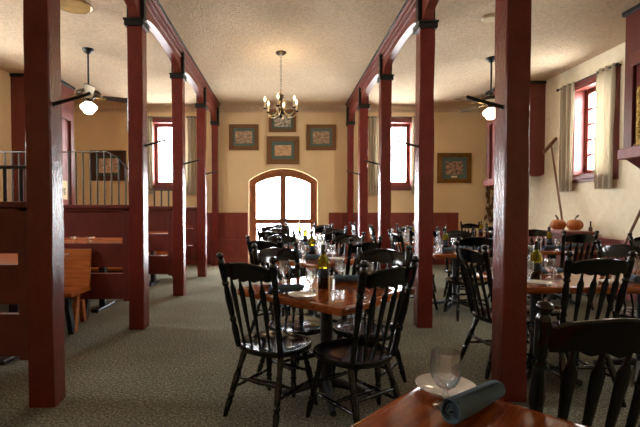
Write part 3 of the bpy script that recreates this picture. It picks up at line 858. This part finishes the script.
x, z, w, h = pic_px(436.6, 470.2, 153.5, 183.2); picture('antique gold framed print with teal mat and plaque, in the right aisle', x, z, w, h, .10, 'frame_gold', 'mat', 'print_field', .40, .31, True)
x, z, w, h = pic_px(91.2, 127, 151, 181); picture('dark framed print seen behind the iron grille of the left stalls', x, z, w, h, .12, 'frame_dark', 'matgreen', 'print_green', .46, .34)
# gilt frame hanging on the near right chute
r = thing('gilt_frame', 'ornate gilt frame on the ledge chute at the right picture edge', 'frame', (4.25, 4.85, 2.07))
fi = lambda u, v: Vector((4.258, u, v))
MB().plate([rect(4.58, 5.10, 2.075, 2.76), rect(4.68, 5.00, 2.175, 2.66)], fi, (-.05, 0, 0)).build('moulding', M['gilt'], r)
m = MB()
for q in range(34):
    a = q/34; per = [(4.63, 2.12), (5.05, 2.12), (5.05, 2.71), (4.63, 2.71)]; s = a*4; i = int(s) % 4; f = s-int(s)
    u = per[i][0]+(per[(i+1) % 4][0]-per[i][0])*f; v = per[i][1]+(per[(i+1) % 4][1]-per[i][1])*f
    m.sphere((4.202, u, v), .03, (.5, 1, 1), 8)
m.build('carved_leaves', M['gilt'], r, 60)
MB().plate([rect(4.67, 5.01, 2.165, 2.67)], lambda u, v: Vector((4.252, u, v)), (-.01, 0, 0)).build('picture_panel', M['print_field'], r)

# ------------------------------------------------------------------ curtains
def curtain(label, fn, nd, u0, u1, z0, z1, folds, amp=.022, gather=1.0):
    m = MB(); n = folds*8; nz = 10; nd = Vector(nd); t = .004
    grid = []
    for j in range(nz+1):
        z = z0+(z1-z0)*j/nz; row = []
        sp = 1 + .06*math.sin(j*.9)*(1-j/nz)
        um = (u0+u1)/2
        for i in range(n+1):
            q = i/n; u = um+(u0+(u1-u0)*q-um)*sp
            d = amp*math.sin(2*PI*folds*q + .25*math.sin(j*.7)) + .008*math.sin(5*q+j*.5)
            row.append((u, z, d))
        grid.append(row)
    rs = []
    for row in grid:
        rs.append([fn(u, z)+nd*(.075+d) for u, z, d in row] + [fn(u, z)+nd*(.075+d+t) for u, z, d in reversed(row)])
    m.rings(rs)
    o = m.build('curtain', M['curtain'], None, 80); tag(o, label, 'curtain', 'oatmeal curtains')
    rebase(o, fn((u0+u1)/2, z0)+nd*.075)
def rod(label, fn, nd, u0, u1, z):
    nd = Vector(nd); a = fn(u0, z)+nd*.075; b = fn(u1, z)+nd*.075
    r = thing('curtain_rod', label, 'curtain rod', (a+b)/2, 'curtain rods')
    MB().turned(a, b, [(0, .010), (1, .010)], 10).build('pole', M['blackmetal'], r, 60)
    for p in (a, b): MB().sphere(p, .026, seg=10).build('finial', M['blackmetal'], r, 60)
    for u in (u0+.03, u1-.03):
        MB().turned(fn(u, z), fn(u, z)+nd*.075, [(0, .02), (.1, .012), (1, .008)], 8).build('bracket', M['blackmetal'], r, 60)
nb = (0, -1, 0)
curtain('oatmeal curtain at the left side of the left back window', bk, nb, -3.28, -3.07, 1.68, 3.50, 3)
curtain('oatmeal curtain at the right side of the left back window', bk, nb, -2.32, -2.05, 1.66, 3.50, 3)
rod('black curtain rod over the left back window', bk, nb, -3.33, -2.0, 3.475)
curtain('oatmeal curtain at the left side of the right back window', bk, nb, 2.02, 2.25, 1.64, 3.50, 3)
curtain('oatmeal curtain at the right side of the right back window', bk, nb, 3.02, 3.16, 1.66, 3.50, 2)
rod('black curtain rod over the right back window', bk, nb, 1.97, 3.2, 3.475)
nr = (-1, 0, 0)
curtain('pale sunlit curtain at the far side of the right wall window', rw, nr, 7.27, 7.62, 1.62, 3.48, 3)
curtain('grey beige curtain at the near side of the right wall window', rw, nr, 6.38, 6.76, 1.63, 3.49, 3, .026)
rod('black curtain rod over the right wall window', rw, nr, 6.34, 7.70, 3.45)

# ------------------------------------------------------------------ chandelier and fans
def pt_light(name, loc, power, col, rad=.05):
    l = bpy.data.lights.new(name, 'POINT'); l.energy = power; l.color = col; l.shadow_soft_size = rad
    o = bpy.data.objects.new(name, l); COL.objects.link(o); o.location = loc; return o
cxh, cyh = -.038, 6.71
r = thing('chandelier', 'brass candle chandelier hanging on a chain over the centre aisle', 'chandelier', (cxh, cyh, 2.74))
MB().lathe((cxh, cyh, H-.05), [(.001, .05), (.085, .05), (.085, .035), (.06, .015), (.02, 0), (.001, 0)], 20).build('ceiling_canopy', M['bronze'], r, 50)
m = MB(); z = 3.19
q = 0
while z < H-.05:
    R_ = .014; pts = [(cxh+(R_*math.cos(a) if q % 2 else 0), cyh+(0 if q % 2 else R_*math.cos(a)), z+.022+.022*math.sin(a)) for a in [2*PI*i/8 for i in range(9)]]
    m.tube(pts, .0035, 5); z += .037; q += 1
m.build('chain', M['bronze'], r, 60)
MB().lathe((cxh, cyh, 0), [(.001, 2.73), (.02, 2.745), (.03, 2.77), (.012, 2.80), (.05, 2.82), (.062, 2.85), (.05, 2.885), (.018, 2.91), (.014, 2.98), (.03, 3.02), (.045, 3.06), (.05, 3.09), (.03, 3.12), (.012, 3.15), (.01, 3.19), (.001, 3.195)], 18).build('turned_body', M['bronze'], r, 50)
for i in range(6):
    a = i*PI/3+.36; d = Vector((math.cos(a), math.sin(a), 0)); c = Vector((cxh, cyh, 0))
    P = lambda rr, z: c+d*rr+Vector((0, 0, z))
    m = MB(); m.tube([P(.04, 2.86), P(.09, 2.80), P(.15, 2.765), P(.21, 2.775), P(.255, 2.81), P(.265, 2.86)], .0065, 7)
    m.tube([P(.02, 3.0), P(.07, 2.985), P(.11, 2.93), P(.10, 2.88), P(.07, 2.88)], .005, 6)
    arm = m.build('arm', M['brass'], r, 60)
    MB().lathe(P(.265, 2.86), [(.001, -.010), (.016, -.006), (.032, .010), (.034, .014), (.02, .012), (.001, .010)], 14).build('drip_pan', M['blackmetal'], arm, 50)
    MB().lathe(P(.265, 2.872), [(.001, 0), (.0125, 0), (.0125, .10), (.006, .104), (.001, .104)], 10).build('candle_tube', M['wax'], arm, 50)
    MB().lathe(P(.265, 2.976), [(.001, 0), (.010, .006), (.0165, .025), (.014, .045), (.006, .065), (.001, .075)], 10).build('flame_bulb', M['bulb'], arm, 60)
pt_light('chandelier_glow', (cxh, cyh, 3.22), 3, (1, .72, .42), .22)

def fan(label, x, y, drop, rot):
    r = thing('ceiling_fan', label, 'ceiling fan', (x, y, 2.79), 'ceiling fans')
    MB().lathe((x, y, H-.075), [(.001, .075), (.085, .075), (.08, .055), (.05, .02), (.022, 0), (.001, 0)], 18).build('canopy', M['blackmetal'], r, 50)
    MB().turned((x, y, 3.18), (x, y, H-.06), [(0, .014), (1, .014)], 10).build('downrod', M['blackmetal'], r, 60)
    MB().lathe((x, y, 0), [(.001, 3.2), (.03, 3.2), (.04, 3.16), (.10, 3.14), (.165, 3.115), (.18, 3.09), (.175, 3.06), (.13, 3.04), (.09, 3.02), (.07, 3.), (.001, 3.)], 24).build('motor_housing', M['bronze'], r, 45)
    for i in range(4):
        a = rot+i*PI/2; R = Euler((-.26, 0, 0)).to_matrix(); RZ = Matrix.Rotation(a, 3, 'Z')
        m = MB(); rs = []
        for q, hw in ((.20, .055), (.24, .062), (.58, .075), (.64, .068), (.67, .045)):
            row = []
            for yy, zz in ((-hw, -.004), (hw, -.004), (hw, .004), (-hw, .004)):
                row.append(RZ @ (Vector((q, 0, 0)) + R @ Vector((0, yy, zz))) + Vector((x, y, 3.04)))
            rs.append(row)
        b = m.rings(rs).build('blade', M['blade'], r)
        m = MB(); m.tube([RZ @ Vector((.08, 0, .0))+Vector((x, y, 3.045)), RZ @ Vector((.16, 0, -.012))+Vector((x, y, 3.04)), RZ @ Vector((.25, 0, -.004))+Vector((x, y, 3.03))], .014, 7)
        m.build('blade_iron', M['brass'], b, 60)
    MB().lathe((x, y, 0), [(.001, 3.), (.055, 3.), (.06, 2.97), (.05, 2.94), (.001, 2.94)], 16).build('light_fitter', M['bronze'], r, 50)
    MB().lathe((x, y, 0), [(.045, 2.965), (.06, 2.945), (.085, 2.93), (.118, 2.90), (.125, 2.875), (.112, 2.845), (.085, 2.82), (.078, 2.812), (.07, 2.79), (.04, 2.772), (.001, 2.768)], 24).build('light_globe', M['globe'], r, 60)
    pt_light('fan_lamp_glow', (x, y, 2.78), 3, (1, .8, .55), .12)
fan('dark ceiling fan with lit opal globe over the left stalls', -2.99, 6.57, .56, .45)
fan('dark ceiling fan with lit opal globe, half behind the nearest right post', 3.37, 6.95, .56, .30)
# ceiling fittings
r = thing('ceiling_speaker', 'round brass-rimmed ceiling speaker at the top left', 'speaker', (-2.527, 5.171, H-.03))
MB().lathe((-2.527, 5.171, 0), [(.15, H), (.205, H), (.21, H-.012), (.19, H-.024), (.15, H-.018)], 32).build('rim', M['brass'], r, 60)
MB().lathe((-2.527, 5.171, 0), [(.001, H-.001), (.155, H-.001), (.155, H-.014), (.001, H-.014)], 28).build('mesh_face', M['speaker'], r, 40)
o = MB().lathe((2.636, 5.49, 0), [(.001, H-.001), (.10, H-.001), (.105, H-.015), (.085, H-.035), (.001, H-.04)], 24).build('smoke_detector', M['disc'], None, 40)
rebase(tag(o, 'round cream smoke detector on the ceiling beside the nearest right post', 'smoke detector'), (2.636, 5.49, H-.04))

# ------------------------------------------------------------------ right wall corner: cabinet, pumpkins, tools, garland
r = thing('red_cabinet', 'low red cabinet holding pumpkins by the right wall', 'cabinet', (4.68, 6.93, 0))
MB().bb(4.38, 4.93, 6.68, 7.18, .0, .93, .006).build('body', M['red'], r)
MB().bb(4.35, 4.935, 6.65, 7.21, .93, .96, .006).build('top_board', M['pink'], r)
d = MB().bb(4.43, 4.88, 6.664, 6.682, .08, .90, .006).build('door', M['red'], r)
MB().sphere((4.84, 6.655, .5), .014, seg=8).build('knob', M['blackmetal'], d, 60)
def pumpkin(label, x, y, z, rad, lean):
    r = thing('pumpkin', label, 'pumpkin', (x, y, z), 'pumpkins')
    m = MB(); rs = []; n = 48
    for j in range(13):
        ph = -PI/2+PI*j/12; row = []
        for k_ in range(n):
            a = 2*PI*k_/n; rib = 1-.09*abs(math.cos(a*5))**.6*math.cos(ph)
            rr = max(.02, math.cos(ph))*rad*rib; dip = -.14*rad*math.exp(-(math.cos(ph)*3.2)**2)*(1 if ph > 0 else -1)
            row.append(Vector((x+rr*math.cos(a), y+rr*math.sin(a), z+rad*.78*(1+math.sin(ph))+dip-.0)))
        rs.append(row)
    m.rings(rs).build('shell', M['pumpkin'], r, 80)
    zt = z+rad*1.42
    m = MB(); m.tube([(x, y, zt-.01), (x+lean*.015, y, zt+.04), (x+lean*.05, y-.01, zt+.075)], [.022, .014, .016], 8); m.build('stem', M['stem'], r, 60)
pumpkin('orange pumpkin on the red cabinet, left of the two, behind the leaning rake', 4.54, 7.02, .961, .122, -1)
pumpkin('orange pumpkin on the red cabinet, right of the two', 4.68, 6.82, .961, .125, 1)
r = thing('small_bottle', 'small dark bottle standing right of the pumpkins on the cabinet', 'bottle', (4.86, 6.72, .96))
MB().lathe((4.86, 6.72, .9605), [(.001, 0), (.026, 0), (.028, .004), (.028, .05), (.012, .075), (.001, .078)], 14).build('body', M['stem'], r, 50)
MB().lathe((4.86, 6.72, 1.03), [(.001, 0), (.012, 0), (.011, .09), (.001, .092)], 12).build('neck', M['darkglass'], r, 50)
# wooden rake leaning on the wall, head up
r = thing('wooden_rake', 'old wooden rake leaning head up behind the pumpkins beside right wall window', 'rake', (4.71, 7.14, .96))
top = Vector((4.88, 7.78, 2.50)); bot = Vector((4.71, 7.14, .963))
MB().turned(bot, top, [(0, .017), (.5, .018), (1, .015)], 10).build('handle', M['handle'], r, 60)
hd = Vector((.30, -.20, .33)).normalized()
hd = Vector((.18, -.05, .24)).normalized()
MB().turned(top-hd*.19, top+hd*.14, [(0, .024), (.1, .032), (.9, .032), (1, .024)], 8).build('head', M['handle'], r, 60)
for q in range(8):
    p = top+hd*(-.17+.3*q/7); MB().turned(p, p+Vector((.02, .06, -.06)), [(0, .008), (1, .004)], 6).build('tine', M['handle'], r, 60)
r = thing('long_handled_fork', 'long-handled hay fork leaning against the wall at the right picture edge', 'fork', (4.75, 6.0, 0))
bot = Vector((4.70, 5.95, .62)); top = Vector((4.96, 5.52, 2.0))
bot = top+(bot-top)*1.35
MB().turned(bot, top, [(0, .015), (.5, .018), (1, .015)], 10).build('handle', M['handle'], r, 60)
dd = (top-bot).normalized()
for q in (-1, 0, 1):
    s = Vector((0, .05*q, 0)); m = MB(); m.tube([bot, bot-dd*.04+s, bot-dd*.10+s*1.1, bot-dd*.13+s], [.008, .007, .006, .003], 6); m.build('tine', M['blackmetal'], r, 60)
# dried garland on the back wall
r = thing('dried_garland', 'brown dried garland of husks hanging on the back wall behind the nearest right post', 'garland', (4.86, YB-.09, 1.0))
rnd = random.Random(5)
MB().turned((4.86, YB-.05, 1.05), (4.86, YB-.05, 2.92), [(0, .012), (1, .012)], 6).build('cord', M['stem'], r)
for q in range(46):
    z = 1.05+1.78*q/46; wd = .05+.06*max(0, 1-(z-1.0)/1.1)
    x = 4.86+rnd.uniform(-wd, wd); y = YB-.07-rnd.uniform(0, .03)
    m = MB(); a = rnd.uniform(-1, 1)
    m.turned((x-.03*math.sin(a), y, z-.07), (x+.04*math.sin(a), y-.01, z+.07), [(0, .006), (.25, .030), (.6, .036), (.85, .016), (1, .004)], 7, flat=.7); m.build('husk', M['dried'], r, 60)

# ------------------------------------------------------------------ daylight
w = bpy.data.worlds.new('daylight'); SC.world = w; w.use_nodes = True
bg = w.node_tree.nodes['Background']; bg.inputs['Color'].default_value = (.95, .98, 1, 1); bg.inputs['Strength'].default_value = 9.0
def portal(name, hole, fn, outdir):
    u0, u1, v0, v1 = hole; od = Vector(outdir)
    l = bpy.data.lights.new(name, 'AREA'); l.shape = 'RECTANGLE'; l.size = u1-u0; l.size_y = v1-v0
    l.cycles.is_portal = True
    o = bpy.data.objects.new(name, l); COL.objects.link(o)
    o.location = fn((u0+u1)/2, (v0+v1)/2)+od*.33
    o.rotation_euler = od.to_track_quat('Z', 'Y').to_euler()
    return o
portal('daylight_portal', W_BL, bk, (0, 1, 0)); portal('daylight_portal', W_BR, bk, (0, 1, 0))
portal('daylight_portal', (DOOR[0], DOOR[1], .02, DOOR[4]), bk, (0, 1, 0))
portal('daylight_portal', W_R, rw, (1, 0, 0)); portal('daylight_portal', W_L, lw, (-1, 0, 0))
portal('daylight_portal', ADDED_RN, rw, (1, 0, 0)); portal('daylight_portal', ADDED_LN, lw, (-1, 0, 0))  # portals of the added near windows

vs = SC.view_settings
SC.display_settings.display_device = 'sRGB'
vs.view_transform = 'Standard'; vs.look = 'None'; vs.exposure = 2.35; vs.gamma = 1; vs.use_curve_mapping = False
SC.cycles.max_bounces = 10; SC.cycles.diffuse_bounces = 6; SC.cycles.transmission_bounces = 8; SC.cycles.transparent_max_bounces = 24
SC.cycles.caustics_reflective = False; SC.cycles.caustics_refractive = False
